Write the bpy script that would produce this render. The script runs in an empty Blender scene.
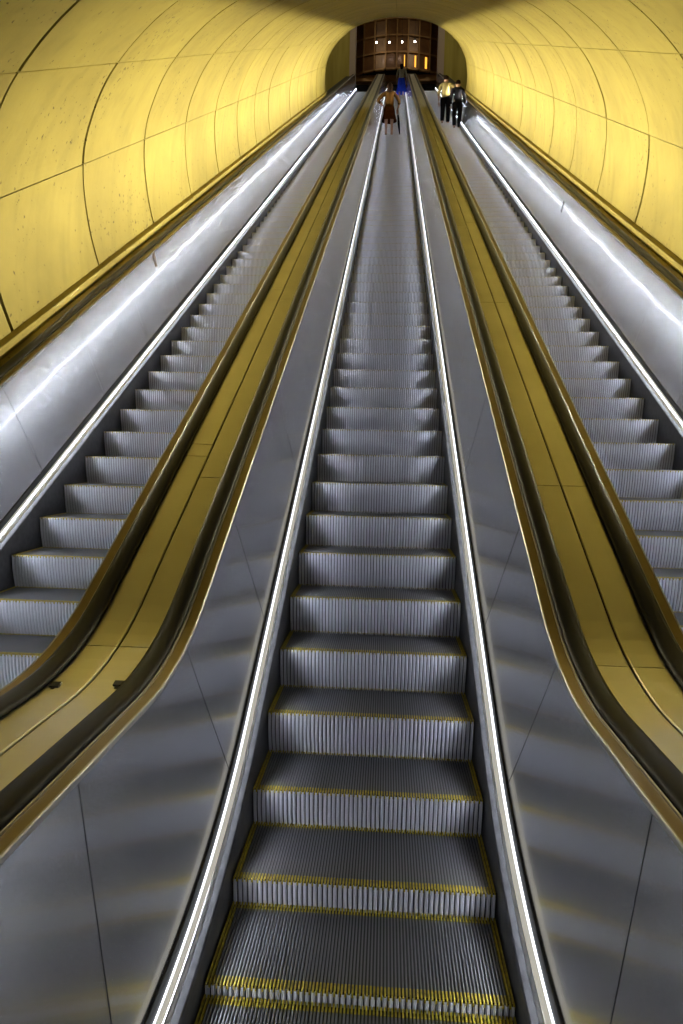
import bpy, bmesh, math, random
from mathutils import Vector, Matrix, Euler
random.seed(7)
SC = bpy.context.scene
COL = SC.collection

# ------------------------------------------------------------------ camera
YAW, PITCH, ROLL = 0.0642, -0.0848, 0.0211
CAM = Vector((0.0451, -1.5739, 1.6918))
fw = Vector((-math.sin(YAW)*math.cos(PITCH), math.cos(YAW)*math.cos(PITCH), math.sin(PITCH)))
rt = Vector((math.cos(YAW), math.sin(YAW), 0))
up = rt.cross(fw)
r2 = rt*math.cos(ROLL) + up*math.sin(ROLL)
u2 = -rt*math.sin(ROLL) + up*math.cos(ROLL)
cd = bpy.data.cameras.new('camera'); cam = bpy.data.objects.new('camera', cd); COL.objects.link(cam)
M = Matrix.Identity(4)
for i in range(3):
    M[i][0] = r2[i]; M[i][1] = u2[i]; M[i][2] = -fw[i]; M[i][3] = CAM[i]
cam.matrix_world = M
cd.sensor_fit = 'VERTICAL'; cd.sensor_height = 36.0; cd.lens = 683.0/1024*36.0
cd.clip_start = 0.05; cd.clip_end = 300
SC.camera = cam
# ------------------------------------------------------------------ world, exposure
w = bpy.data.worlds.new('world'); SC.world = w; w.use_nodes = True
w.node_tree.nodes['Background'].inputs[0].default_value = (0.02, 0.02, 0.022, 1)
w.node_tree.nodes['Background'].inputs[1].default_value = 0.3
SC.view_settings.view_transform = 'Standard'; SC.view_settings.look = 'None'
SC.view_settings.gamma = 1.0; SC.view_settings.use_curve_mapping = False
SC.view_settings.exposure = 0.0
# lamp strengths
STRIP_E = 76.0          # hooded fluorescent tubes along the skirts
FACE_E = 26.0            # unseen glowing face added under the hood to brighten the opposite panels
FACE_B = 52.0            # the same added face, stronger to brighten the outer panels
LENS_E = 3.0            # white lens over the tubes
COVE_E = 20000.0          # unseen lamps added in both wall ledges to light the vault
HALL_E = 20.0           # ceiling lamps of the lower hall
UPPER_W = 12.0          # unseen lamps added over the upper hall

# ------------------------------------------------------------------ materials
def mat(name, color=(.5, .5, .5), rough=.5, metal=0.0, emis=None, estr=0.0, spec=None):
    m = bpy.data.materials.new(name); m.use_nodes = True
    b = m.node_tree.nodes['Principled BSDF']
    b.inputs['Base Color'].default_value = (*color, 1)
    b.inputs['Roughness'].default_value = rough
    b.inputs['Metallic'].default_value = metal
    if spec is not None: b.inputs['Specular IOR Level'].default_value = spec
    if emis:
        b.inputs['Emission Color'].default_value = (*emis, 1)
        b.inputs['Emission Strength'].default_value = estr
    return m
def nodes(m):
    nt = m.node_tree
    return nt, nt.nodes, nt.links, nt.nodes['Principled BSDF']
def add_noise(m, scale, c1, c2, detail=4, stretch=(1, 1, 1), lo=.35, hi=.65, bump=0.0, rough=None, bscale=None):
    nt, N, L, b = nodes(m)
    g = N.new('ShaderNodeNewGeometry')
    mp = N.new('ShaderNodeMapping'); mp.inputs['Scale'].default_value = stretch
    L.new(g.outputs['Position'], mp.inputs['Vector'])
    n = N.new('ShaderNodeTexNoise'); n.inputs['Scale'].default_value = scale; n.inputs['Detail'].default_value = detail
    L.new(mp.outputs[0], n.inputs['Vector'])
    r = N.new('ShaderNodeValToRGB')
    r.color_ramp.elements[0].position = lo; r.color_ramp.elements[1].position = hi
    r.color_ramp.elements[0].color = (*c1, 1); r.color_ramp.elements[1].color = (*c2, 1)
    L.new(n.outputs['Fac'], r.inputs[0]); L.new(r.outputs[0], b.inputs['Base Color'])
    if rough:
        mr = N.new('ShaderNodeMapRange'); mr.inputs['To Min'].default_value = rough[0]; mr.inputs['To Max'].default_value = rough[1]
        L.new(n.outputs['Fac'], mr.inputs['Value']); L.new(mr.outputs[0], b.inputs['Roughness'])
    if bump:
        bp = N.new('ShaderNodeBump'); bp.inputs['Strength'].default_value = bump; bp.inputs['Distance'].default_value = .01
        n2 = n
        if bscale:
            n2 = N.new('ShaderNodeTexNoise'); n2.inputs['Scale'].default_value = bscale; n2.inputs['Detail'].default_value = 3
            L.new(mp.outputs[0], n2.inputs['Vector'])
        L.new(n2.outputs['Fac'], bp.inputs['Height']); L.new(bp.outputs[0], b.inputs['Normal'])
    return m

# stainless steel of the balustrades: brushed, faintly scuffed and slightly buckled
m_steel = mat('brushed_stainless', (.60, .60, .625), .27, 1.0)
def steel_nodes(m, c1, c2, r1, r2, buckle, coat=0):
    nt, N, L, b = nodes(m)
    g = N.new('ShaderNodeNewGeometry')
    n = N.new('ShaderNodeTexNoise'); n.inputs['Scale'].default_value = 2.2; n.inputs['Detail'].default_value = 5
    L.new(g.outputs['Position'], n.inputs['Vector'])
    r = N.new('ShaderNodeValToRGB'); r.color_ramp.elements[0].color = (*c1, 1); r.color_ramp.elements[1].color = (*c2, 1)
    r.color_ramp.elements[0].position = .3; r.color_ramp.elements[1].position = .7
    L.new(n.outputs['Fac'], r.inputs[0]); L.new(r.outputs[0], b.inputs['Base Color'])
    mr = N.new('ShaderNodeMapRange'); mr.inputs['To Min'].default_value = r1; mr.inputs['To Max'].default_value = r2
    L.new(n.outputs['Fac'], mr.inputs['Value']); L.new(mr.outputs[0], b.inputs['Roughness'])
    n2 = N.new('ShaderNodeTexNoise'); n2.inputs['Scale'].default_value = 1.9; n2.inputs['Detail'].default_value = 0.0
    L.new(g.outputs['Position'], n2.inputs['Vector'])
    bp = N.new('ShaderNodeBump'); bp.inputs['Strength'].default_value = buckle; bp.inputs['Distance'].default_value = .02
    L.new(n2.outputs['Fac'], bp.inputs['Height'])
    if coat:
        b.inputs['Coat Weight'].default_value = coat; b.inputs['Coat Roughness'].default_value = .06
        L.new(bp.outputs[0], b.inputs['Coat Normal'])
    else: L.new(bp.outputs[0], b.inputs['Normal'])
steel_nodes(m_steel, (.58, .58, .60), (.65, .65, .675), .24, .28, .14, .5)
m_trim = mat('trim_brown', (.24, .19, .12), .42, 1.0)  # brown tone stands in for the black handrail mirrored in the strip
m_edge = mat('edge_steel', (.42, .41, .39), .45, 1.0)
m_deck = mat('deck_metal', (.54, .51, .40), .40, 1.0)
steel_nodes(m_deck, (.48, .46, .37), (.57, .55, .45), .36, .44, .05)
m_skirt = mat('skirt_dark_metal', (.05, .05, .055), .5, .2)
add_noise(m_skirt, 30, (.030, .030, .033), (.05, .05, .053), 5)
m_mould = mat('polished_moulding', (.40, .39, .36), .4, 1.0)
m_gap = mat('dark_gap', (.02, .02, .022), .6)
m_lamp = mat('fluorescent_strip', (.9, .9, .9), .5, 0, (.80, .87, 1.0), STRIP_E)
m_cream = mat('cream_hood_glow', (.70, .69, .62), .4, 0, (1.0, .97, .86), .38)  # weak emission stands in for the light falling on the hood
m_face = mat('added_face_glow', (.85, .86, .88), .4, 0, (.82, .88, 1.0), FACE_E)
m_face_b = mat('added_face_glow_strong', (.85, .86, .88), .4, 0, (.82, .88, 1.0), FACE_B)
m_lens = mat('white_lens', (.85, .86, .88), .4, 0, (.90, .94, 1.0), LENS_E)
m_cove = mat('added_cove_lamp', (.9, .9, .9), .5, 0, (1.0, .93, .64), COVE_E)
m_rub = mat('black_rubber', (.012, .012, .013), .48, spec=.18)
m_rib = mat('tread_dimmed_aluminium', (.16, .16, .17), .5, .4)  # darkened: the dimness of grazing light is put into the tread colour
m_riser = mat('riser_lit_aluminium', (.62, .62, .68), .5, .35)  # lightened: brightness from the strip light is put into the riser colour
m_groove = mat('groove_dark', (.018, .018, .02), .6)
m_yel = mat('yellow_edge_paint', (.62, .46, .02), .5)
add_noise(m_yel, 60, (.24, .18, .012), (.46, .35, .02), 3, lo=.3, hi=.6)
m_comb = mat('comb_aluminium', (.35, .35, .36), .4, .9)
m_joint = mat('vault_joint', (.03, .024, .010), .9)
# painted yellow concrete of the vault
m_conc = mat('yellow_concrete', (.66, .49, .08), .8)
def conc_nodes(m):
    nt, N, L, b = nodes(m)
    g = N.new('ShaderNodeNewGeometry')
    big = N.new('ShaderNodeTexNoise'); big.inputs['Scale'].default_value = .9; big.inputs['Detail'].default_value = 8; big.inputs['Roughness'].default_value = .62
    L.new(g.outputs['Position'], big.inputs['Vector'])
    r = N.new('ShaderNodeValToRGB')
    r.color_ramp.elements[0].position = .30; r.color_ramp.elements[1].position = .66
    r.color_ramp.elements[0].color = (.18, .137, .022, 1); r.color_ramp.elements[1].color = (.255, .200, .036, 1)
    L.new(big.outputs['Fac'], r.inputs[0])
    # run-down streaks
    mp = N.new('ShaderNodeMapping'); mp.inputs['Scale'].default_value = (5, 5, .5)
    L.new(g.outputs['Position'], mp.inputs['Vector'])
    st = N.new('ShaderNodeTexNoise'); st.inputs['Scale'].default_value = 1.3; st.inputs['Detail'].default_value = 5
    L.new(mp.outputs[0], st.inputs['Vector'])
    r3 = N.new('ShaderNodeValToRGB'); r3.color_ramp.elements[0].position = .33; r3.color_ramp.elements[1].position = .5
    r3.color_ramp.elements[0].color = (.80, .78, .72, 1); r3.color_ramp.elements[1].color = (1, 1, 1, 1)
    L.new(st.outputs['Fac'], r3.inputs[0])
    mx = N.new('ShaderNodeMix'); mx.data_type = 'RGBA'; mx.blend_type = 'MULTIPLY'; mx.inputs['Factor'].default_value = .55
    L.new(r.outputs[0], mx.inputs['A']); L.new(r3.outputs[0], mx.inputs['B'])
    # pits, gathered in patches
    pit = N.new('ShaderNodeTexNoise'); pit.inputs['Scale'].default_value = 24; pit.inputs['Detail'].default_value = 3
    L.new(g.outputs['Position'], pit.inputs['Vector'])
    patch = N.new('ShaderNodeTexNoise'); patch.inputs['Scale'].default_value = 1.1; patch.inputs['Detail'].default_value = 2
    L.new(g.outputs['Position'], patch.inputs['Vector'])
    ad = N.new('ShaderNodeMath'); ad.operation = 'MULTIPLY_ADD'; ad.inputs[1].default_value = .34
    L.new(patch.outputs['Fac'], ad.inputs[0]); L.new(pit.outputs['Fac'], ad.inputs[2])
    r4 = N.new('ShaderNodeValToRGB'); r4.color_ramp.elements[0].position = .855; r4.color_ramp.elements[1].position = .892
    r4.color_ramp.elements[0].color = (1, 1, 1, 1); r4.color_ramp.elements[1].color = (.34, .28, .16, 1)
    L.new(ad.outputs[0], r4.inputs[0])
    mx2 = N.new('ShaderNodeMix'); mx2.data_type = 'RGBA'; mx2.blend_type = 'MULTIPLY'; mx2.inputs['Factor'].default_value = 1
    L.new(mx.outputs['Result'], mx2.inputs['A']); L.new(r4.outputs[0], mx2.inputs['B'])
    L.new(mx2.outputs['Result'], b.inputs['Base Color'])
    bp = N.new('ShaderNodeBump'); bp.inputs['Strength'].default_value = .25; bp.inputs['Distance'].default_value = .02
    L.new(big.outputs['Fac'], bp.inputs['Height']); L.new(bp.outputs[0], b.inputs['Normal'])
conc_nodes(m_conc)
m_olive = add_noise(mat('olive_wall', (.3, .26, .06), .8), .8, (.34, .28, .06), (.48, .40, .10), 4, stretch=(3, 3, .25))
m_jamb = mat('pinkish_jamb', (.42, .33, .30), .6)
m_bronze = add_noise(mat('bronze_frame', (.30, .15, .055), .45, .3), 3, (.26, .13, .045), (.36, .19, .07), 3)
m_pane = add_noise(mat('brown_pane', (.16, .065, .02), .30, .2), 1.6, (.12, .045, .013), (.20, .085, .025), 3)
m_lit = mat('lit_pane', (.6, .3, .05), .5, 0, (1.0, .46, .05), 1.6)
m_bulb = mat('lamp_bulb', (1, 1, 1), .4, 0, (1, .93, .85), 40.0)
m_dark = mat('dark_wall', (.035, .03, .028), .7)
m_floor = add_noise(mat('hall_floor', (.16, .14, .13), .5), 8, (.12, .11, .10), (.2, .18, .165), 4)
m_hall = add_noise(mat('hall_concrete', (.3, .29, .27), .85), 2, (.26, .25, .235), (.36, .345, .32), 5)
m_lampw = mat('lamp_diffuser', (.9, .9, .9), .5, 0, (.9, .94, 1), HALL_E)
m_scuff = mat('scuffed_sticker', (.62, .55, .62), .6)

# ------------------------------------------------------------------ mesh helpers
def link(name, verts, faces, mats, parent=None, smooth=False, fmat=None):
    me = bpy.data.meshes.new(name); me.from_pydata([tuple(v) for v in verts], [], faces); me.update()
    if not isinstance(mats, (list, tuple)): mats = [mats]
    for m in mats: me.materials.append(m)
    if fmat: me.polygons.foreach_set('material_index', fmat)
    if smooth: me.polygons.foreach_set('use_smooth', [True]*len(me.polygons))
    o = bpy.data.objects.new(name, me); COL.objects.link(o)
    if parent: o.parent = parent
    return o
def box_vf(x0, x1, y0, y1, z0, z1, vs, fs):
    b = len(vs)
    vs += [(x0,y0,z0),(x1,y0,z0),(x1,y1,z0),(x0,y1,z0),(x0,y0,z1),(x1,y0,z1),(x1,y1,z1),(x0,y1,z1)]
    fs += [(b,b+3,b+2,b+1),(b+4,b+5,b+6,b+7),(b,b+1,b+5,b+4),(b+1,b+2,b+6,b+5),(b+2,b+3,b+7,b+6),(b+3,b,b+4,b+7)]
def box(name, x0, x1, y0, y1, z0, z1, m, parent=None):
    vs, fs = [], []; box_vf(x0, x1, y0, y1, z0, z1, vs, fs)
    return link(name, vs, fs, m, parent)
def empty(name, loc, label, cat, group=None):
    o = bpy.data.objects.new(name, None); o.location = loc; COL.objects.link(o)
    o['label'] = label; o['category'] = cat
    if group: o['group'] = group
    return o
def tag(o, label, cat, group=None):
    o['label'] = label; o['category'] = cat
    if group: o['group'] = group
    return o
def struct(o):
    o['kind'] = 'structure'; return o

# ------------------------------------------------------------------ the escalator path
INC = math.radians(30); TAN = math.tan(INC)
RB = 2.583                       # radius of the step track at the bends
YB = RB*math.tan(INC/2)          # where the flat and the slope would meet
PITCH_S = 0.404; S0 = 0.401
T_TOP = 45.2                     # slope length to the crest
P0 = Vector((0, RB*math.sin(INC), RB*(1-math.cos(INC))))
YT = P0.y + T_TOP*math.cos(INC); ZT = (YT-YB)*TAN
DV = Vector((0, math.cos(INC), math.sin(INC))); NV = Vector((0, -math.sin(INC), math.cos(INC)))
def zc(y, R=RB):
    L = R*math.tan(INC/2)
    if y < YB-L: return 0.0
    e = YB + L*math.cos(INC)
    if y < e:
        return R - math.sqrt(max(0, R*R-(y-(YB-L))**2))
    f = YT - L*math.cos(INC)
    if y < f: return (y-YB)*TAN
    if y < YT+L: return ZT - (R - math.sqrt(max(0, R*R-(y-(YT+L))**2)))
    return ZT
def theta(y):
    return math.atan((zc(y+.01)-zc(y-.01))/.02)
def RH(h):
    k = min(1, max(0, (h-.2)/.7)); return RB*(1-k) + 1.25*k
def SW(x, h, y0):
    """point of a profile (x across, h upright height over the nosing line) at station y0, sections square to the slope"""
    th = theta(y0)
    y = y0 - h*math.cos(th)*math.sin(th)
    return Vector((x, y, zc(y, RH(h)) + h))
Y_START, Y_END = -1.6, YT+3.2
def stations(a, b, fine=.09, coarse=1.2):
    ys = [a]; y = a
    while y < b-1e-6:
        near = (-.9 <= y < 1.95) or (YT-2 <= y < YT+1.6)
        nxt = y + (fine if near else coarse)
        if not near:
            for k in (-.9, YT-2):
                if y < k-1e-6 < nxt: nxt = k
        y = min(b, nxt); ys.append(y)
    if len(ys) > 2 and ys[-1]-ys[-2] < .02: ys.pop(-2)
    return ys
def sweep(name, prof, a, b, m, parent, xo=0, sg=1, closed=True, smooth=False, ys=None, caps=True):
    """prof: list of (x,h) for the right side; sg=-1 mirrors it"""
    ys = ys or stations(a, b); vs, fs = [], []; n = len(prof)
    for y in ys:
        for x, h in prof: vs.append(SW(xo+sg*x, h, y))
    for i in range(len(ys)-1):
        for j in range(n if closed else n-1):
            k = (j+1) % n
            q = (i*n+j, i*n+k, (i+1)*n+k, (i+1)*n+j)
            fs.append(q if sg > 0 else q[::-1])
    if closed and caps:
        c0 = tuple(range(n)); c1 = tuple((len(ys)-1)*n+j for j in range(n))
        fs.append(c0[::-1] if sg > 0 else c0); fs.append(c1 if sg > 0 else c1[::-1])
    return link(name, vs, fs, m, parent, smooth)
C30 = math.cos(INC)
def P(*pts):      # (x, n) with n square to the slope -> (x, h)
    return [(x, n/C30) for x, n in pts]

SPACING = 1.7734
# ------------------------------------------------------------------ structure: vault
VPTS = [(2.60,.55),(2.635,.80),(2.662,1.2),(2.62,1.65),(2.485,2.02),(2.16,2.45),(1.57,2.86),(.80,3.10),(0,3.17)]
def catmull(pts, k=8):
    full = pts + [(-x, n) for x, n in reversed(pts[:-1])]
    out = []
    for i in range(len(full)-1):
        p0 = full[max(0,i-1)]; p1 = full[i]; p2 = full[i+1]; p3 = full[min(len(full)-1,i+2)]
        for s in range(k):
            t = s/k
            out.append(tuple(.5*((2*p1[c])+(-p0[c]+p2[c])*t+(2*p0[c]-5*p1[c]+4*p2[c]-p3[c])*t*t+(-p0[c]+3*p1[c]-3*p2[c]+p3[c])*t**3) for c in (0,1)))
    out.append(full[-1]); return out
VC = catmull(VPTS)                       # right base over the crown to left base
def vseg(lo, hi, side):                  # part of one half of the curve between two heights n
    half = [p for p in VC if p[0]*side >= -1e-6]
    half.sort(key=lambda p: -abs(p[0]) if p[1] > 1.2 else -9+p[1])
    half = sorted(half, key=lambda p: p[1])
    def at(n):
        for a, b in zip(half, half[1:]):
            if a[1] <= n <= b[1]:
                f = (n-a[1])/(b[1]-a[1]+1e-12); return (a[0]+(b[0]-a[0])*f, n)
        return half[-1]
    return [at(lo)] + [p for p in half if lo < p[1] < hi] + [at(hi)]
V0, VSTEP, VN = -.68, 1.72, 17
V1 = V0 + VSTEP*VN
def vpt(x, n, t): return P0 + Vector((x, 0, 0)) + NV*n + DV*t
# the shell behind the panels (shows in the joints)
def shell():
    off = []
    for i, p in enumerate(VC):
        a = VC[max(0,i-1)]; b = VC[min(len(VC)-1,i+1)]
        tx, tn = b[0]-a[0], b[1]-a[1]; l = math.hypot(tx, tn)
        off.append((p[0]+tn/l*.035, p[1]-tx/l*.035, p[0]+tn/l*.30, p[1]-tx/l*.30))
    vs, fs = [], []; n = len(off)
    for t in (V0-.05, V1):
        for o in off: vs.append(vpt(o[0], o[1], t))
    for t in (V0-.05, V1):
        for o in off: vs.append(vpt(o[2], o[3], t))
    for j in range(n-1):
        fs.append((j, j+1, n+j+1, n+j)); fs.append((2*n+j, 3*n+j, 3*n+j+1, 2*n+j+1))
        fs.append((n+j, n+j+1, 3*n+j+1, 3*n+j)); fs.append((j, 2*n+j, 2*n+j+1, j+1))
    return struct(link('ceiling', vs, fs, m_joint))
vault = shell()
def panel_mesh(seg, name):
    n = len(seg); L = VSTEP - .036
    # outward offset
    out = []
    for i, p in enumerate(seg):
        a = seg[max(0,i-1)]; b = seg[min(n-1,i+1)]
        tx, tn = b[0]-a[0], b[1]-a[1]; l = math.hypot(tx, tn)
        s = 1 if (tn/l*p[0] - tx/l*(p[1]-1.2)) > 0 else -1
        out.append((p[0]+s*tn/l*.03, p[1]-s*tx/l*.03))
    # pull the ends in by the joint width
    vs, fs = [], []
    for t in (.018, .018+L):
        for p in seg: vs.append(Vector((p[0],0,0)) + NV*p[1] + DV*t)
        for p in out: vs.append(Vector((p[0],0,0)) + NV*p[1] + DV*t)
    m = 2*n
    for j in range(n-1):
        fs += [(j, j+1, m+j+1, m+j), (n+j, m+n+j, m+n+j+1, n+j+1), (j, n+j, n+j+1, j+1), (m+j, m+j+1, m+n+j+1, m+n+j)]
    fs += [(0, m, m+n, n), (n-1, 2*n-1, m+2*n-1, m+n-1)]
    me = bpy.data.meshes.new(name); me.from_pydata([tuple(v) for v in vs], [], fs); me.update()
    me.materials.append(m_conc)
    bm = bmesh.new(); bm.from_mesh(me); bmesh.ops.recalc_face_normals(bm, faces=bm.faces); bm.to_mesh(me); bm.free()
    return me
BANDS = [(.60,1.741),(1.748,2.455),(2.462,3.168)]
for side in (1, -1):
    for lo, hi in BANDS:
        seg = vseg(lo, hi, side)
        if hi > 3: seg[-1] = (side*.006, seg[-1][1])
        me = panel_mesh(seg, 'vault_panel')
        for i in range(VN):
            o = bpy.data.objects.new('vault_panel', me); COL.objects.link(o); o.parent = vault
            o.location = P0 + DV*(V0+VSTEP*i) + Vector((random.uniform(0,.006)*-side, 0, 0))

# side walls of the shaft under the vault, hidden behind the decks
for side, nm in ((1, 'wall_right'), (-1, 'wall_left')):
    vs, fs = [], []
    for t in (V0-3, T_TOP+.5):
        for x, n in ((2.63,-1.2),(2.63,.72),(2.93,.72),(2.93,-1.2)): vs.append(vpt(side*x, n, t))
    fs = [(0,1,5,4),(1,2,6,5),(2,3,7,6),(3,0,4,7),(0,3,2,1),(4,5,6,7)]
    if side < 0: fs = [f[::-1] for f in fs]
    struct(link(nm, vs, fs, m_joint))

# cove ledges along both walls with unseen lamps added to light the opposite wall
T_COVE = (V0+.4, V1-.05)
T_LAMP = 2.9
def cove(side, nm, lname, label):
    prof = [(2.560,.79),(2.64,.79),(2.64,.9135),(2.570,.9135),(2.566,.9015),(2.634,.9015),(2.634,.8630),(2.6195,.8615),(2.6185,.8680),(2.6165,.8680),(2.6165,.812),(2.560,.812)]
    vs, fs = [], []; n = len(prof)
    for t in T_COVE:
        for x, q in prof: vs.append(vpt(side*x, q, t))
    for j in range(n):
        k = (j+1) % n; f = (j, k, n+k, n+j); fs.append(f if side < 0 else f[::-1])
    fs.append(tuple(range(n))[::-1]); fs.append(tuple(range(n, 2*n)))
    o = struct(link(nm, vs, fs, m_conc))
    bm = bmesh.new(); bm.from_mesh(o.data); bmesh.ops.recalc_face_normals(bm, faces=bm.faces); bm.to_mesh(o.data); bm.free()
    # the added tubes, 1.2 m each, end to end inside the ledge
    t = T_LAMP
    vs, fs = [], []
    while t < T_COVE[1]-1.2:
        b = len(vs)
        for tt in (t, t+1.16):
            vs.append(vpt(side*2.6337, .8662, tt)); vs.append(vpt(side*2.6337, .8702, tt))
        f = (b, b+1, b+3, b+2); fs.append(f if side > 0 else f[::-1])
        t += 1.2
    l = link('added_cove_tubes', vs, fs, m_cove, o); l['kind'] = 'stuff'
    # blades added across the opening keep the lamps from shining along the shaft
    vs, fs = [], []; t = T_LAMP-.02
    while t < T_COVE[1]:
        b = len(vs); bl = ((2.632,.8650),(2.6195,.8680),(2.590,.8870),(2.575,.8967),(2.575,.9010),(2.632,.9010)); n6 = len(bl)
        for tt in (t, t+.0015):
            for x, q in bl: vs.append(vpt(side*x, q, tt))
        fs += [tuple(range(b, b+n6)), tuple(range(b+2*n6-1, b+n6-1, -1))] + [(b+j, b+n6+j, b+n6+(j+1) % n6, b+(j+1) % n6) for j in range(n6)]
        t += .03
    l = link('added_light_blades', vs, fs, m_gap, o); l['kind'] = 'stuff'
    return o
cove(1, 'trim_1', 'added_cove_lamp', ''); cove(-1, 'trim_2', 'added_cove_lamp', '')

# ------------------------------------------------------------------ steps (meshes shared by all)
WH = .482                                   # half width of a step
NRIB, NRR = 86, 52
def rib_strip(vs, fs, xs, w, y0, y1, z0, z1):
    for x in xs:
        b = len(vs)
        vs += [(x-w,y0,z0),(x-w,y0,z1),(x+w,y0,z1),(x+w,y0,z0),(x-w,y1,z0),(x-w,y1,z1),(x+w,y1,z1),(x+w,y1,z0)]
        fs += [(b+1,b+2,b+6,b+5),(b,b+1,b+5,b+4),(b+2,b+3,b+7,b+6),(b,b+3,b+2,b+1),(b+4,b+5,b+6,b+7)]
pit = 2*WH/NRIB
XR = [-WH+pit*(i+.5) for i in range(NRIB)]
DEP = .398
def riser_pts():
    out = []
    for i in range(6):
        a = i/5
        out.append((.003+.037*a*a, -.0015-.2205*a))
    return out
RP = riser_pts()
def mesh(name, vs, fs, mats, fm=None, smooth=False):
    me = bpy.data.meshes.new(name); me.from_pydata(vs, [], fs); me.update()
    for m in mats: me.materials.append(m)
    if fm: me.polygons.foreach_set('material_index', fm)
    return me
def step_meshes():
    # body: tray with dark groove floor and the curved riser backing
    vs, fs = [], []
    box_vf(-WH, WH, .014, DEP, -.035, -.011, vs, fs)
    b = len(vs)
    for y, z in RP: vs += [(-WH, y+.006, z), (WH, y+.006, z)]
    for i in range(5): fs.append((b+2*i, b+2*i+2, b+2*i+3, b+2*i+1))
    body = mesh('step', vs, fs, [m_groove])
    # riser ribs: rounded cleats
    vs, fs = [], []
    rp = 2*WH/NRR
    for k in range(NRR):
        x = -WH+rp*(k+.5); b = len(vs)
        for y, z in RP:
            vs += [(x-rp*.40, y+.006, z), (x-rp*.2, y-.005, z), (x+rp*.2, y-.005, z), (x+rp*.40, y+.006, z)]
        for i in range(5):
            for c in range(3):
                q = b+4*i+c; fs.append((q, q+4, q+5, q+1))
    ris = mesh('riser', vs, fs, [m_riser])
    # grey tread cleats
    vs, fs = [], []
    rib_strip(vs, fs, XR[2:-2], pit*.24, .040, DEP-.034, -.012, 0)
    tr = mesh('tread', vs, fs, [m_rib])
    # yellow border cleats: front, back and the outermost ribs
    vs, fs = [], []
    rib_strip(vs, fs, XR, pit*.25, 0.0, .0395, -.012, .0005)
    rib_strip(vs, fs, XR, pit*.25, DEP-.0335, DEP, -.012, .0005)
    rib_strip(vs, fs, XR[:2]+XR[-2:], pit*.25, .0398, DEP-.0338, -.012, .0005)
    ye = mesh('yellow_border', vs, fs, [m_yel])
    return body, ris, tr, ye
STEP_M = step_meshes()
A_LEN = RB*INC
def npos(s):
    """nosing position along the track"""
    L = RB*math.tan(INC/2)
    if s <= 0: return s+YB-L, 0.0
    if s < A_LEN:
        return YB-L+RB*math.sin(s/RB), RB*(1-math.cos(s/RB))
    y1 = YB+L*math.cos(INC); z1 = L*math.sin(INC)
    ye = YT-L*math.cos(INC); run = (ye-y1)/math.cos(INC)
    t = s-A_LEN
    if t < run: return y1+t*math.cos(INC), z1+t*math.sin(INC)
    q = t-run
    if q < A_LEN:
        a = INC-q/RB
        return YT+L-RB*math.sin(a), ZT-RB*(1-math.cos(a))
    return YT+L+(q-A_LEN), ZT

# ------------------------------------------------------------------ one escalator
def tube_path(name, pts, prof, m, parent, x0, sg):
    """sweep prof (dx, dn) along a path of (y,z) in a plane of constant x"""
    vs, fs = [], []; n = len(prof)
    for i, (y, z) in enumerate(pts):
        a = pts[max(0,i-1)]; b = pts[min(len(pts)-1,i+1)]
        ty, tz = b[0]-a[0], b[1]-a[1]; l = math.hypot(ty, tz); ny, nz = -tz/l, ty/l
        for dx, dn in prof: vs.append((x0+sg*dx, y+ny*dn, z+nz*dn))
    for i in range(len(pts)-1):
        for j in range(n):
            k = (j+1) % n; q = (i*n+j, i*n+k, (i+1)*n+k, (i+1)*n+j)
            fs.append(q if sg > 0 else q[::-1])
    fs.append(tuple(range(n))); fs.append(tuple((len(pts)-1)*n+j for j in range(n)))
    return link(name, vs, fs, m, parent, True)

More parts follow.
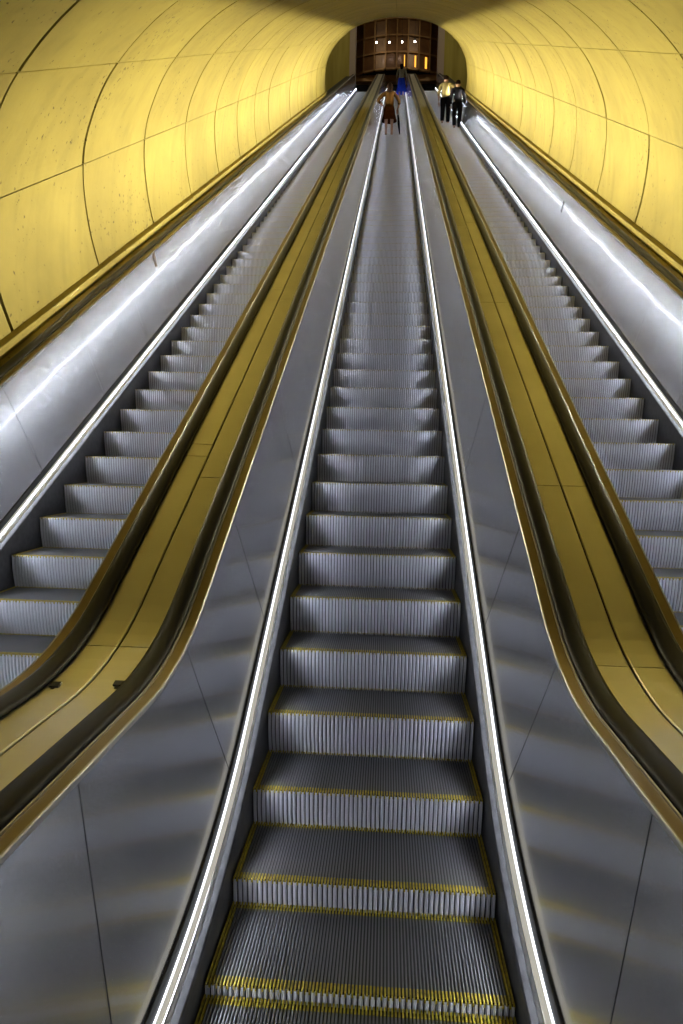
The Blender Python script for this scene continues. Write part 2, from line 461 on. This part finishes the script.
PAN_T = [-.20, .70, 2.08]
while PAN_T[-1] < T_TOP-2.4: PAN_T.append(PAN_T[-1]+1.22)
def seam_y(): return [-1.3, -.10] + [P0.y+t*math.cos(INC) for t in PAN_T] + [YT+.6, YT+2.0]
H_TOP = .81/C30
def escalator(xc, phase, name, label, outer):
    """outer: -1/+1 when that side stands against the wall, 0 for the middle one"""
    e = empty('escalator', (xc, 0, 0), label, 'escalator', 'parallel escalators of the tunnel')
    body, ris, tr, ye = STEP_M
    k = -4
    while True:
        y, z = npos(S0 + (k+phase)*PITCH_S)
        if y > YT+1.6: break
        if y > -1.25:
            o = bpy.data.objects.new('step', body); COL.objects.link(o); o.parent = e; o.location = (0, y, z)
            for me in (ris, tr, ye):
                c = bpy.data.objects.new(me.name, me); COL.objects.link(c); c.parent = o
        k += 1
    ys = seam_y()
    for sg in (-1, 1):
        ysl = stations(Y_START, Y_END, coarse=3.0)
        sweep('skirt_panel', P((.487,-.45),(.487,.082),(.491,.090),(.511,.098),(.516,.098),(.516,-.45)), 0, 0, m_skirt, e, 0, sg, ys=ysl)
        sweep('skirt_moulding', P((.5105,.0985),(.512,.103),(.517,.110),(.520,.118),(.524,.118),(.524,.0985)), 0, 0, m_mould, e, 0, sg, ys=ysl)
        sweep('moulding_channel', P((.520,.112),(.5245,.110),(.5453,.116),(.5453,.167),(.5470,.1690),(.5540,.1670),(.562,.150),(.560,.10),(.52,.10)), 0, 0, m_gap, e, 0, sg, ys=ysl)
        # the lit strip: a white lens over a hooded tube that shines on the steps
        sy = stations(Y_START, Y_END, coarse=.8)
        sweep('added_glow_face', P((.5168,.1345),(.5160,.1355),(.5160,.1425),(.5168,.1435)), 0, 0, m_face_b if outer and sg != outer else m_face, e, 0, sg, ys=sy)  # added emitter, unseen under the hood, brightens the opposite panels
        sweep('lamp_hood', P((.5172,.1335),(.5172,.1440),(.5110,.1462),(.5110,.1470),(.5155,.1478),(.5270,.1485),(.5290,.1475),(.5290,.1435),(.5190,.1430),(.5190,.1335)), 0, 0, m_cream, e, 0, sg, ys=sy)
        sweep('added_baffle', P((.5285,.1440),(.5300,.1460),(.5350,.1240),(.5350,.1100),(.5335,.1100),(.5335,.1220)), 0, 0, m_gap, e, 0, sg, ys=sy)  # dark wall added to stop tube light leaking onto the panel
        sweep('light_strip', P((.5365,.1150),(.5365,.1210),(.5375,.1222),(.5440,.1250),(.5448,.1240),(.5448,.1200)), 0, 0, m_lens, e, 0, sg, ys=sy)
        sweep('light_tube', P((.5235,.1380),(.5285,.1330),(.5292,.1337),(.5242,.1387)), 0, 0, m_lamp, e, 0, sg, ys=sy)
        # balustrade panels, each a sheet of its own
        ph = [(.5525,.164),(.645,.800)]
        x0, n0 = ph[0]; x1, n1 = ph[1]
        for a, b in zip(ys, ys[1:]):
            yy = stations(a+.003, b-.003, coarse=.65)
            vs, fs = [], []; NH = 5
            for y in yy:
                for j in range(NH):
                    f = j/(NH-1); vs.append(SW(sg*(x0+(x1-x0)*f), (n0+(n1-n0)*f)/C30, y))
                for j in range(NH-1, -1, -1):
                    f = j/(NH-1); vs.append(SW(sg*(x0+.012+(x1-x0)*f), (n0+(n1-n0)*f)/C30, y))
            n = 2*NH
            for i in range(len(yy)-1):
                for j in range(n):
                    k2 = (j+1) % n; q = (i*n+j, (i+1)*n+j, (i+1)*n+k2, i*n+k2)
                    fs.append(q[::-1] if sg > 0 else q)
            fs.append(tuple(range(n))); fs.append(tuple((len(yy)-1)*n+j for j in range(n)))
            link('balustrade_panel', vs, fs, m_steel, e)
        sweep('panel_backing', P((.566,.145),(.660,.795),(.672,.795),(.58,.145)), 0, 0, m_gap, e, 0, sg, ys=ysl)
        # top trim: bright edge then a dull strip up to the handrail groove
        sweep('panel_edge', P((.6435,.800),(.6425,.8125),(.6445,.8155),(.6490,.8155),(.6490,.800)), 0, 0, m_edge, e, 0, sg, ys=ysl)
        sweep('panel_trim', P((.6492,.800),(.6492,.8135),(.684,.8110),(.684,.800)), 0, 0, m_trim, e, 0, sg, ys=ysl)
        sweep('handrail_guide', P((.6845,.800),(.6845,.8165),(.6870,.8180),(.6895,.8150),(.692,.806),(.766,.806),(.766,.800)), 0, 0, m_edge, e, 0, sg, ys=ysl)
        # handrail with newel turn at the lower and upper end
        hy = [y for y in stations(-1.9, YT+3.0, coarse=3.0)]
        hh = .818/C30
        path = [tuple(SW(0, hh, y))[1:] for y in hy]
        zb = path[0][1]; rr = .36
        low = [(-1.9-rr*math.sin(a), zb-rr+rr*math.cos(a)) for a in [math.pi*(1-i/10) for i in range(10)]]
        zt = path[-1][1]; yt = path[-1][0]
        top = [(yt+rr*math.sin(a), zt-rr+rr*math.cos(a)) for a in [math.pi*(i+1)/10 for i in range(10)]]
        prof = [(-.034,-.008),(-.038,.002),(-.034,.011),(-.022,.016),(0,.0180),(.022,.016),(.034,.011),(.038,.002),(.034,-.008)]
        tube_path('handrail', low+path+top, prof[::-1], m_rub, e, sg*.729, sg)
        # newel plates under the turns
        for yy0, s2, zz in ((-1.9, -1, zb), (yt, 1, zt)):
            vs, fs = [], []
            arc = [(yy0+s2*(rr-.02)*math.sin(a), zz-rr+(rr-.02)*math.cos(a)) for a in [math.pi*i/12 for i in range(13)]]
            arc += [(yy0-s2*.32, zz-2*rr-.1), (yy0-s2*.32, zz-.03)]
            for x in (.672, .756):
                vs += [(sg*x, y, z) for y, z in arc]
            n = len(arc)
            fs = [tuple(range(n)), tuple(range(2*n-1, n-1, -1))] + [(j, (j+1) % n, n+(j+1) % n, n+j) for j in range(n)]
            o = link('newel_panel', vs, fs, m_steel, e)
            bm = bmesh.new(); bm.from_mesh(o.data); bmesh.ops.recalc_face_normals(bm, faces=bm.faces); bm.to_mesh(o.data); bm.free()
        # half of the deck beyond the handrail
        xe = SPACING/2-.0035 if sg != outer else .771+.0005
        if sg == outer: xe = 2.543-SPACING
        first = [1.10, 2.36, 2.47] if outer < 0 and sg > 0 else [1.10, 2.18]
        cuts = [Y_START] + first
        yc = cuts[-1]+2.4
        while yc < YT-2: cuts.append(yc); yc += 2.4 if sg > 0 else 2.52
        cuts += [YT+.8, Y_END]
        for a, b in zip(cuts, cuts[1:]):
            sweep('deck_plate', P((.7665,.800),(.7665,.808),(.770,.811),(xe-.004,.811),(xe,.808),(xe,.800)), 0, 0, m_deck, e, 0, sg, ys=stations(a+.0025, b-.0025, coarse=1.5))
        if sg != outer:
            sweep('deck_support', P((.70,.792),(xe,.792),(xe,.798),(.70,.798)), 0, 0, m_gap, e, 0, sg, ys=ysl)
    # landing comb
    vs, fs = [], []
    box_vf(-.48, .48, Y_START-.4, -1.02, -.06, .004, vs, fs)
    link('landing_plate', vs, fs, m_comb, e)
    vs, fs = [], []
    for x in XR[::2]: box_vf(x-.003, x+.003, -1.02, -.93, .0, .006, vs, fs)
    o = link('comb_teeth', vs, fs, m_yel, e); o['kind'] = 'stuff'
    vs, fs = [], []
    box_vf(-.48, .48, YT+1.75, YT+3.3, ZT-.06, ZT+.004, vs, fs)
    link('landing_plate', vs, fs, m_comb, e)
    return e
G = 'parallel escalators of the tunnel'
esc_c = escalator(0, 0, 'escalator', 'middle escalator climbing straight ahead between two yellow-lit decks', 0)
esc_l = escalator(-SPACING, -.28, 'escalator', 'left-hand escalator running along the left tunnel wall', -1)
esc_r = escalator(SPACING, -.33, 'escalator', 'right-hand escalator along the right tunnel wall with two riders near its top', 1)
# small hardware seen on the near deck plates and the side panels
for (sg, dx, y0, e) in ((1, .792, .72, esc_l), (-1, .786, .76, esc_c)):
    p = SW(sg*dx, .8115/C30, y0)
    v, f = [], []; box_vf(-.016, .016, -.012, .012, 0, .008, v, f); box_vf(-.006, .006, -.03, -.012, 0, .005, v, f)
    o = link('deck_latch', v, f, m_gap, e)
    o.location = p; o.rotation_euler = (.28, 0, 0)
for (e, sg, t, nn, c) in ((esc_l, -1, 5.36, .735, m_scuff), (esc_r, 1, 8.6, .62, m_gap)):
    xx = .550+.095*(nn-.15)/.65-.001
    p = SW(sg*xx, nn/C30, P0.y+t*math.cos(INC))
    v, f = [], []; box_vf(-.0015, .0015, -.045, .045, -.07, .07, v, f)
    o = link('sticker', v, f, c, e); o.location = p; o.rotation_euler = (INC, sg*.145, 0)

# ------------------------------------------------------------------ lower hall behind the camera
struct(box('floor', -3.2, 3.2, -8.2, -1.98, -.12, 0, m_floor))
struct(box('wall_back', -3.2, 3.2, -8.4, -8.2, 0, 3.5, m_hall))
struct(box('wall_left_hall', -3.2, -2.95, -8.2, -.6, 0, 3.5, m_hall))
struct(box('wall_right_hall', 2.95, 3.2, -8.2, -.6, 0, 3.5, m_hall))
struct(box('ceiling_hall', -3.2, 3.2, -8.4, -.75, 3.5, 3.7, m_hall))
for i, (x, y) in enumerate(((-1.5, -4.2), (1.5, -4.2))):
    t = empty('ceiling_light', (x, y, 3.5), 'flat white ceiling light of the lower hall, %s side' % ('left' if x < 0 else 'right'), 'lamp')
    v, f = [], []; box_vf(-.62, .62, -.17, .17, -.06, 0, v, f); link('lamp_housing', v, f, m_trim, t)
    v, f = [], []; box_vf(-.58, .58, -.13, .13, -.07, -.061, v, f); link('diffuser', v, f, m_lampw, t)

# ------------------------------------------------------------------ upper hall beyond the vault
YW = YT+2.6                                   # plane of the end wall with the opening
zu = ZT
for sg, nm in ((-1, 'wall_left_upper'), (1, 'wall_right_upper')):
    y0 = (P0+DV*V1).y - .4
    vs, fs = [], []
    box_vf(min(sg*2.9, sg*4.9), max(sg*2.9, sg*4.9), YW, YW+.25, zu-8, zu+9, vs, fs)
    box_vf(min(sg*4.9, sg*5.1), max(sg*4.9, sg*5.1), y0-3, YW+.25, zu-14, zu+9, vs, fs)
    struct(link(nm, vs, fs, m_olive))
    # jamb of the opening
    j = struct(box('trim_%d' % (3 if sg < 0 else 4), min(sg*2.55, sg*2.92), max(sg*2.55, sg*2.92), YW-.04, YW+.9, zu-3, zu+9, m_jamb))
struct(box('ceiling_upper', -5.1, 5.1, (P0+DV*V1).y-3.2, YW+9, zu+9, zu+9.2, m_dark))
struct(box('floor_upper', -5.1, 5.1, YT+3.3, YW+9, zu-.2, zu, m_dark))
struct(box('wall_far', -5.1, 5.1, YW+8.6, YW+8.9, zu, zu+9, m_dark))
# coffered bronze screen over the dark concourse, bowed towards the escalators
YG = YW+1.6
def gx(u): return u*2.85
def gy(u): return YG+.75*u*u
zg0 = zu + 3.45
screen = empty('coffered_screen', (0, YG, zg0), 'brown coffered bronze screen high at the top of the escalators', 'screen')
NCOL, NROW = 8, 5
CW, RHh = 5.7/NCOL, 1.02
def scr_box(name, u0, u1, z0, z1, d0, d1, m):
    vs, fs = [], []
    vs = [(gx(u0), gy(u0)+d0, z0), (gx(u1), gy(u1)+d0, z0), (gx(u1), gy(u1)+d1, z0), (gx(u0), gy(u0)+d1, z0),
          (gx(u0), gy(u0)+d0, z1), (gx(u1), gy(u1)+d0, z1), (gx(u1), gy(u1)+d1, z1), (gx(u0), gy(u0)+d1, z1)]
    vs = [(x, y-YG, z-zg0) for x, y, z in vs]
    return link(name, vs, [(0,3,2,1),(4,5,6,7),(0,1,5,4),(1,2,6,5),(2,3,7,6),(3,0,4,7)], m, screen)
for c in range(NCOL+1):
    u = -1+2*c/NCOL
    scr_box('mullion', max(-1, u-.016), min(1, u+.016), zg0, zg0+RHh*NROW, -.14, .05, m_bronze)
for rI in range(NROW+1):
    z = zg0+rI*RHh
    for c in range(NCOL):
        u0, u1 = -1+2*c/NCOL+.0165, -1+2*(c+1)/NCOL-.0165
        scr_box('transom', u0, u1, z-.05, z+.05, -.11, .05, m_bronze)
        if rI < NROW:
            scr_box('pane', u0, u1, z+.052, z+RHh-.052, .0, .03, m_pane)
            if rI == 0 and c in (4, 5, 6):
                w_ = .014
                scr_box('lit_slot', u1-.05-w_*(c-3), u1-.045, z+.16, z+RHh-.16, -.012, -.002, m_lit)
scr_box('sill_beam', -1, 1, zg0-.42, zg0-.052, -.16, .3, m_bronze)
# dark soffit above the concourse under the screen
struct(box('trim_5', -3.2, 3.2, YG+1.1, YW+8.6, zg0-.5, zg0-.2, m_dark))
for i in range(4):
    x = -1.28+.80*i
    t = empty('spot_lamp', (x, YG-.9, zg0+1.12), ('first', 'second', 'third', 'last')[i]+' from the left of four small white spot lamps before the bronze screen', 'lamp', 'spot lamps in a row')
    bm = bmesh.new(); bmesh.ops.create_icosphere(bm, subdivisions=2, radius=.042)
    me = bpy.data.meshes.new('bulb'); bm.to_mesh(me); bm.free(); me.materials.append(m_bulb)
    o = bpy.data.objects.new('bulb', me); COL.objects.link(o); o.parent = t
    v, f = [], []; box_vf(-.05, .05, -.05, .05, .055, .2, v, f); box_vf(-.008, .008, -.008, .008, .2, zu+9-(zg0+1.12), v, f)
    link('lamp_stem', v, f, m_dark, t)
# unseen lamps added to light the olive walls of the upper hall
for sg in (-1, 1):
    t = empty('ceiling_light', (sg*3.7, YW-6.0, zu+9), '%s-hand yellowish lamp added unseen above the tunnel end' % ('left' if sg < 0 else 'right'), 'lamp')
    v, f = [], []; box_vf(-.3, .3, -.3, .3, -.12, 0, v, f); link('lamp_housing', v, f, m_trim, t)
    ld = bpy.data.lights.new('added_upper_light', 'AREA'); ld.shape = 'SQUARE'; ld.size = .5; ld.energy = UPPER_W*10; ld.color = (1, .88, .55)
    lo = bpy.data.objects.new('added_upper_light', ld); COL.objects.link(lo); lo.parent = t; lo.location = (0, 0, -.14)

# ------------------------------------------------------------------ people
m_skin = mat('skin', (.36, .21, .15), .55)
m_hair = mat('dark_hair', (.007, .004, .003), .9, spec=0.0)
m_eye = mat('eye_white', (.7, .7, .68), .3)
def cloth(name, c, r=.9): return add_noise(mat(name, c, r, spec=0.0), 18, tuple(v*.8 for v in c), tuple(min(1, v*1.15) for v in c), 3)
def skin_mesh(name, verts, edges, radii, m, parent, root=0, sub=1):
    me = bpy.data.meshes.new(name); me.from_pydata(verts, edges, []); me.update()
    o = bpy.data.objects.new(name, me); COL.objects.link(o); o.parent = parent
    o.modifiers.new('skin', 'SKIN').use_smooth_shade = True
    sv = me.skin_vertices[0].data
    for i, r in enumerate(radii):
        sv[i].radius = (r, r) if not isinstance(r, tuple) else r
        sv[i].use_root = (i == root)
    s = o.modifiers.new('sub', 'SUBSURF'); s.levels = sub; s.render_levels = sub
    me.materials.append(m); return o
def figure(loc, rotz, H, label, top_m, bot_m, pose, skirt=None, hair_long=False, shoe_m=None):
    """standing figure of height H facing +y; pose gives elbows and wrists in body units"""
    root = empty('person', loc, label, 'person'); root.rotation_euler = (0, 0, rotz)
    k = H/1.70
    V = lambda *a: tuple(c*k for c in a)
    le, lw, re, rw = pose['le'], pose['lw'], pose['re'], pose['rw']
    fy = pose.get('step', .06)
    vs = [V(0,0,.95), V(0,0,1.12), V(0,.01,1.30), V(0,.01,1.44), V(0,.02,1.50), V(0,.035,1.60),
          V(.095,0,.90), V(.10,.03,.50), V(.10,-.02+fy,.09), V(.11,.10+fy,.035),
          V(-.095,0,.90), V(-.10,.03,.50), V(-.10,-.02-fy,.09), V(-.11,.10-fy,.035),
          V(.19,0,1.41), V(*re), V(*rw), V(-.19,0,1.41), V(*le), V(*lw), V(0,.03,1.655)]
    ed = [(0,1),(1,2),(2,3),(3,4),(4,5),(5,20),(0,6),(6,7),(7,8),(8,9),(0,10),(10,11),(11,12),(12,13),(3,14),(14,15),(15,16),(3,17),(17,18),(18,19)]
    rd = [.14,.125,.145,.10,.052,.085, .085,.055,.04,.035, .085,.055,.04,.035, .058,.042,.028, .058,.042,.028, .07]
    skin_mesh('body', vs, ed, [r*k for r in rd], m_skin, root)
    # shirt over torso and upper arms, trousers or skirt below
    def lerp(a, b, f): return tuple(a[i]+(b[i]-a[i])*f for i in range(3))
    sl = pose.get('sleeve', .55)
    tv = [V(0,0,.84), V(0,0,1.12), V(0,.01,1.30), V(0,.01,1.435), V(.19,0,1.41), lerp(V(*re), V(*rw), sl) if sl > 0 else V(*re), V(*re), V(-.19,0,1.41), V(*le), lerp(V(*le), V(*lw), sl)]
    te = [(0,1),(1,2),(2,3),(3,4),(4,6),(6,5),(3,7),(7,8),(8,9)]
    skin_mesh('shirt', tv, te, [r*k for r in (.175,.155,.17,.11,.078,.048,.058,.078,.058,.048)], top_m, root)
    if skirt:
        hem, flare = skirt
        vs2, fs2 = [], []; NS = 16
        lev = [(1.04,.15),(.92,.185),(.75,.20),((hem+.75)/2,.2+(flare-.2)*.5),(hem,flare)]
        for z, r in lev:
            for i in range(NS):
                a = 2*math.pi*i/NS; q = r*(1+(.05*math.cos(5*a) if z < .8 else 0))
                vs2.append(V(q*math.cos(a), q*.72*math.sin(a), z))
        for i in range(len(lev)-1):
            for j in range(NS):
                fs2.append((i*NS+j, i*NS+(j+1) % NS, (i+1)*NS+(j+1) % NS, (i+1)*NS+j))
        fs2.append(tuple(range(NS)))
        link('skirt', vs2, fs2, bot_m, root, True)
    else:
        pv = [V(0,0,1.08), V(.098,0,.88), V(.10,.03,.50), V(.10,-.02+fy,.10), V(-.098,0,.88), V(-.10,.03,.50), V(-.10,-.02-fy,.10)]
        skin_mesh('trousers', pv, [(0,1),(1,2),(2,3),(0,4),(4,5),(5,6)], [r*k for r in (.155,.112,.085,.078,.112,.085,.078)], bot_m, root)
    # shoes
    for sx, s2 in ((1, fy), (-1, -fy)):
        v = [V(sx*.10,-.05+s2,.045), V(sx*.105,.06+s2,.042), V(sx*.11,.15+s2,.03)]
        skin_mesh('shoe', v, [(0,1),(1,2)], [r*k for r in (.045,.046,.032)], shoe_m or m_hair, root)
    # face
    bm = bmesh.new()
    for sx in (-.03, .03):
        bmesh.ops.create_icosphere(bm, subdivisions=1, radius=.012*k, matrix=Matrix.Translation(V(sx,.112,1.615)))
    me = bpy.data.meshes.new('eyes'); bm.to_mesh(me); bm.free(); me.materials.append(m_eye)
    o = bpy.data.objects.new('eyes', me); COL.objects.link(o); o.parent = root
    skin_mesh('nose', [V(0,.112,1.61), V(0,.128,1.58)], [(0,1)], [.008*k,.013*k], m_skin, root)
    skin_mesh('mouth', [V(-.02,.108,1.55), V(.02,.108,1.55)], [(0,1)], [.006*k,.006*k], cloth('lip', (.35,.12,.1)), root)
    for sx in (-1, 1):
        skin_mesh('ear', [V(sx*.088,.02,1.625), V(sx*.086,.02,1.585)], [(0,1)], [.013*k,.010*k], m_skin, root)
    # hair cap
    hv = [V(0,.045,1.70), V(0,-.015,1.67), V(0,-.045,1.60)] + ([V(0,-.085,1.50), V(0,-.10,1.40)] if hair_long else [])
    skin_mesh('hair', hv, [(i,i+1) for i in range(len(hv)-1)], [r*k for r in ((.085,.118,.118,.105,.06) if hair_long else (.085,.116,.102))], m_hair, root)
    # hands: palm and five fingers
    for side, wq, eq in ((1, rw, re), (-1, lw, le)):
        wv, ev = Vector(V(*wq)), Vector(V(*eq)); d = (wv-ev).normalized()
        sd = d.cross(Vector((0, 1, 0.2))).normalized()
        vv = [wv, wv+d*.075*k]; ee = [(0,1)]; rr = [.024*k,.030*k]
        for fi, (off, ln) in enumerate(((-.024,.060),(-.008,.072),(.008,.068),(.024,.052))):
            b = len(vv); vv += [wv+d*.09*k+sd*off*k, wv+d*(.09+ln*.5)*k+sd*off*1.15*k+Vector((0,.006*k,0)), wv+d*(.09+ln)*k+sd*off*1.2*k+Vector((0,.02*k,0))]
            ee += [(1,b),(b,b+1),(b+1,b+2)]; rr += [.009*k,.008*k,.007*k]
        b = len(vv); vv += [wv+d*.04*k-sd*.035*k, wv+d*.085*k-sd*.055*k]; ee += [(0,b),(b,b+1)]; rr += [.010*k,.008*k]
        skin_mesh('hand', [tuple(q) for q in vv], ee, rr, m_skin, root)
    return root
def step_at(t, phase):
    """tread position (y of the nosing, z) nearest to the slope length t"""
    base = A_LEN - S0
    k = round((t+base)/PITCH_S - phase)
    return npos(S0+(k+phase)*PITCH_S)
c_brown = cloth('brown_cloth', (.040, .020, .007)); c_tan = cloth('rust_cloth', (.055, .02, .012))
c_beige = cloth('beige_shirt', (.22, .18, .09)); c_black = cloth('black_cloth', (.007, .007, .010))
c_blue = cloth('blue_cloth', (.03, .08, .85)); c_pale = cloth('pale_cloth', (.45, .42, .33)); c_char = cloth('charcoal_cloth', (.008, .008, .012))
y, z = step_at(23.2, 0)
figure((-.17, y+.19, z), .05, 1.62, 'person in brown top and rust skirt with bare legs riding the middle escalator', c_brown, c_tan,
       dict(le=(-.40,-.04,1.18), lw=(-.20,.10,1.06), re=(.34,0,1.16), rw=(.30,.10,.98), sleeve=.5), skirt=(.52,.26), hair_long=True)
# umbrella made up for a dark blurred diagonal beside the hand
um = empty('umbrella', (-.17+.27, y+.24, z+.01), 'slanting dark shape guessed as a folded umbrella beside the person in brown', 'umbrella')
skin_mesh('canopy', [(.10,0,.03),(.05,0,.40),(.015,0,.72)], [(0,1),(1,2)], [.012,.045,.028], c_black, um)
skin_mesh('handle', [(.012,0,.74),(0,0,.86),(-.01,0,.93)], [(0,1),(1,2)], [.011,.011,.014], m_pane, um)
y, z = step_at(26.6, -.33)
figure((SPACING+.07, y+.19, z), -.12, 1.68, 'person in beige shirt and black trousers resting an arm on the right handrail', c_beige, c_black,
       dict(le=(-.27,.0,1.13), lw=(-.25,.10,.90), re=(.42,.03,1.22), rw=(.60,.16,1.10), sleeve=.35))
y, z = step_at(25.3, -.33)
figure((SPACING+.38, y+.19, z), .1, 1.60, 'person in dark coat and black trousers one step below the person in beige', c_char, c_black,
       dict(le=(-.25,.03,1.12), lw=(-.20,.16,.95), re=(.27,.03,1.12), rw=(.30,.14,.92), sleeve=.9))
y, z = step_at(40.9, 0)
figure((.30, y+.19, z), 0, 1.66, 'person in pale top and long blue skirt near the top of the middle escalator', c_pale, c_blue,
       dict(le=(-.27,.0,1.12), lw=(-.24,.10,.90), re=(.27,0,1.12), rw=(.25,.1,.9), sleeve=.4), skirt=(.20,.30), hair_long=True)
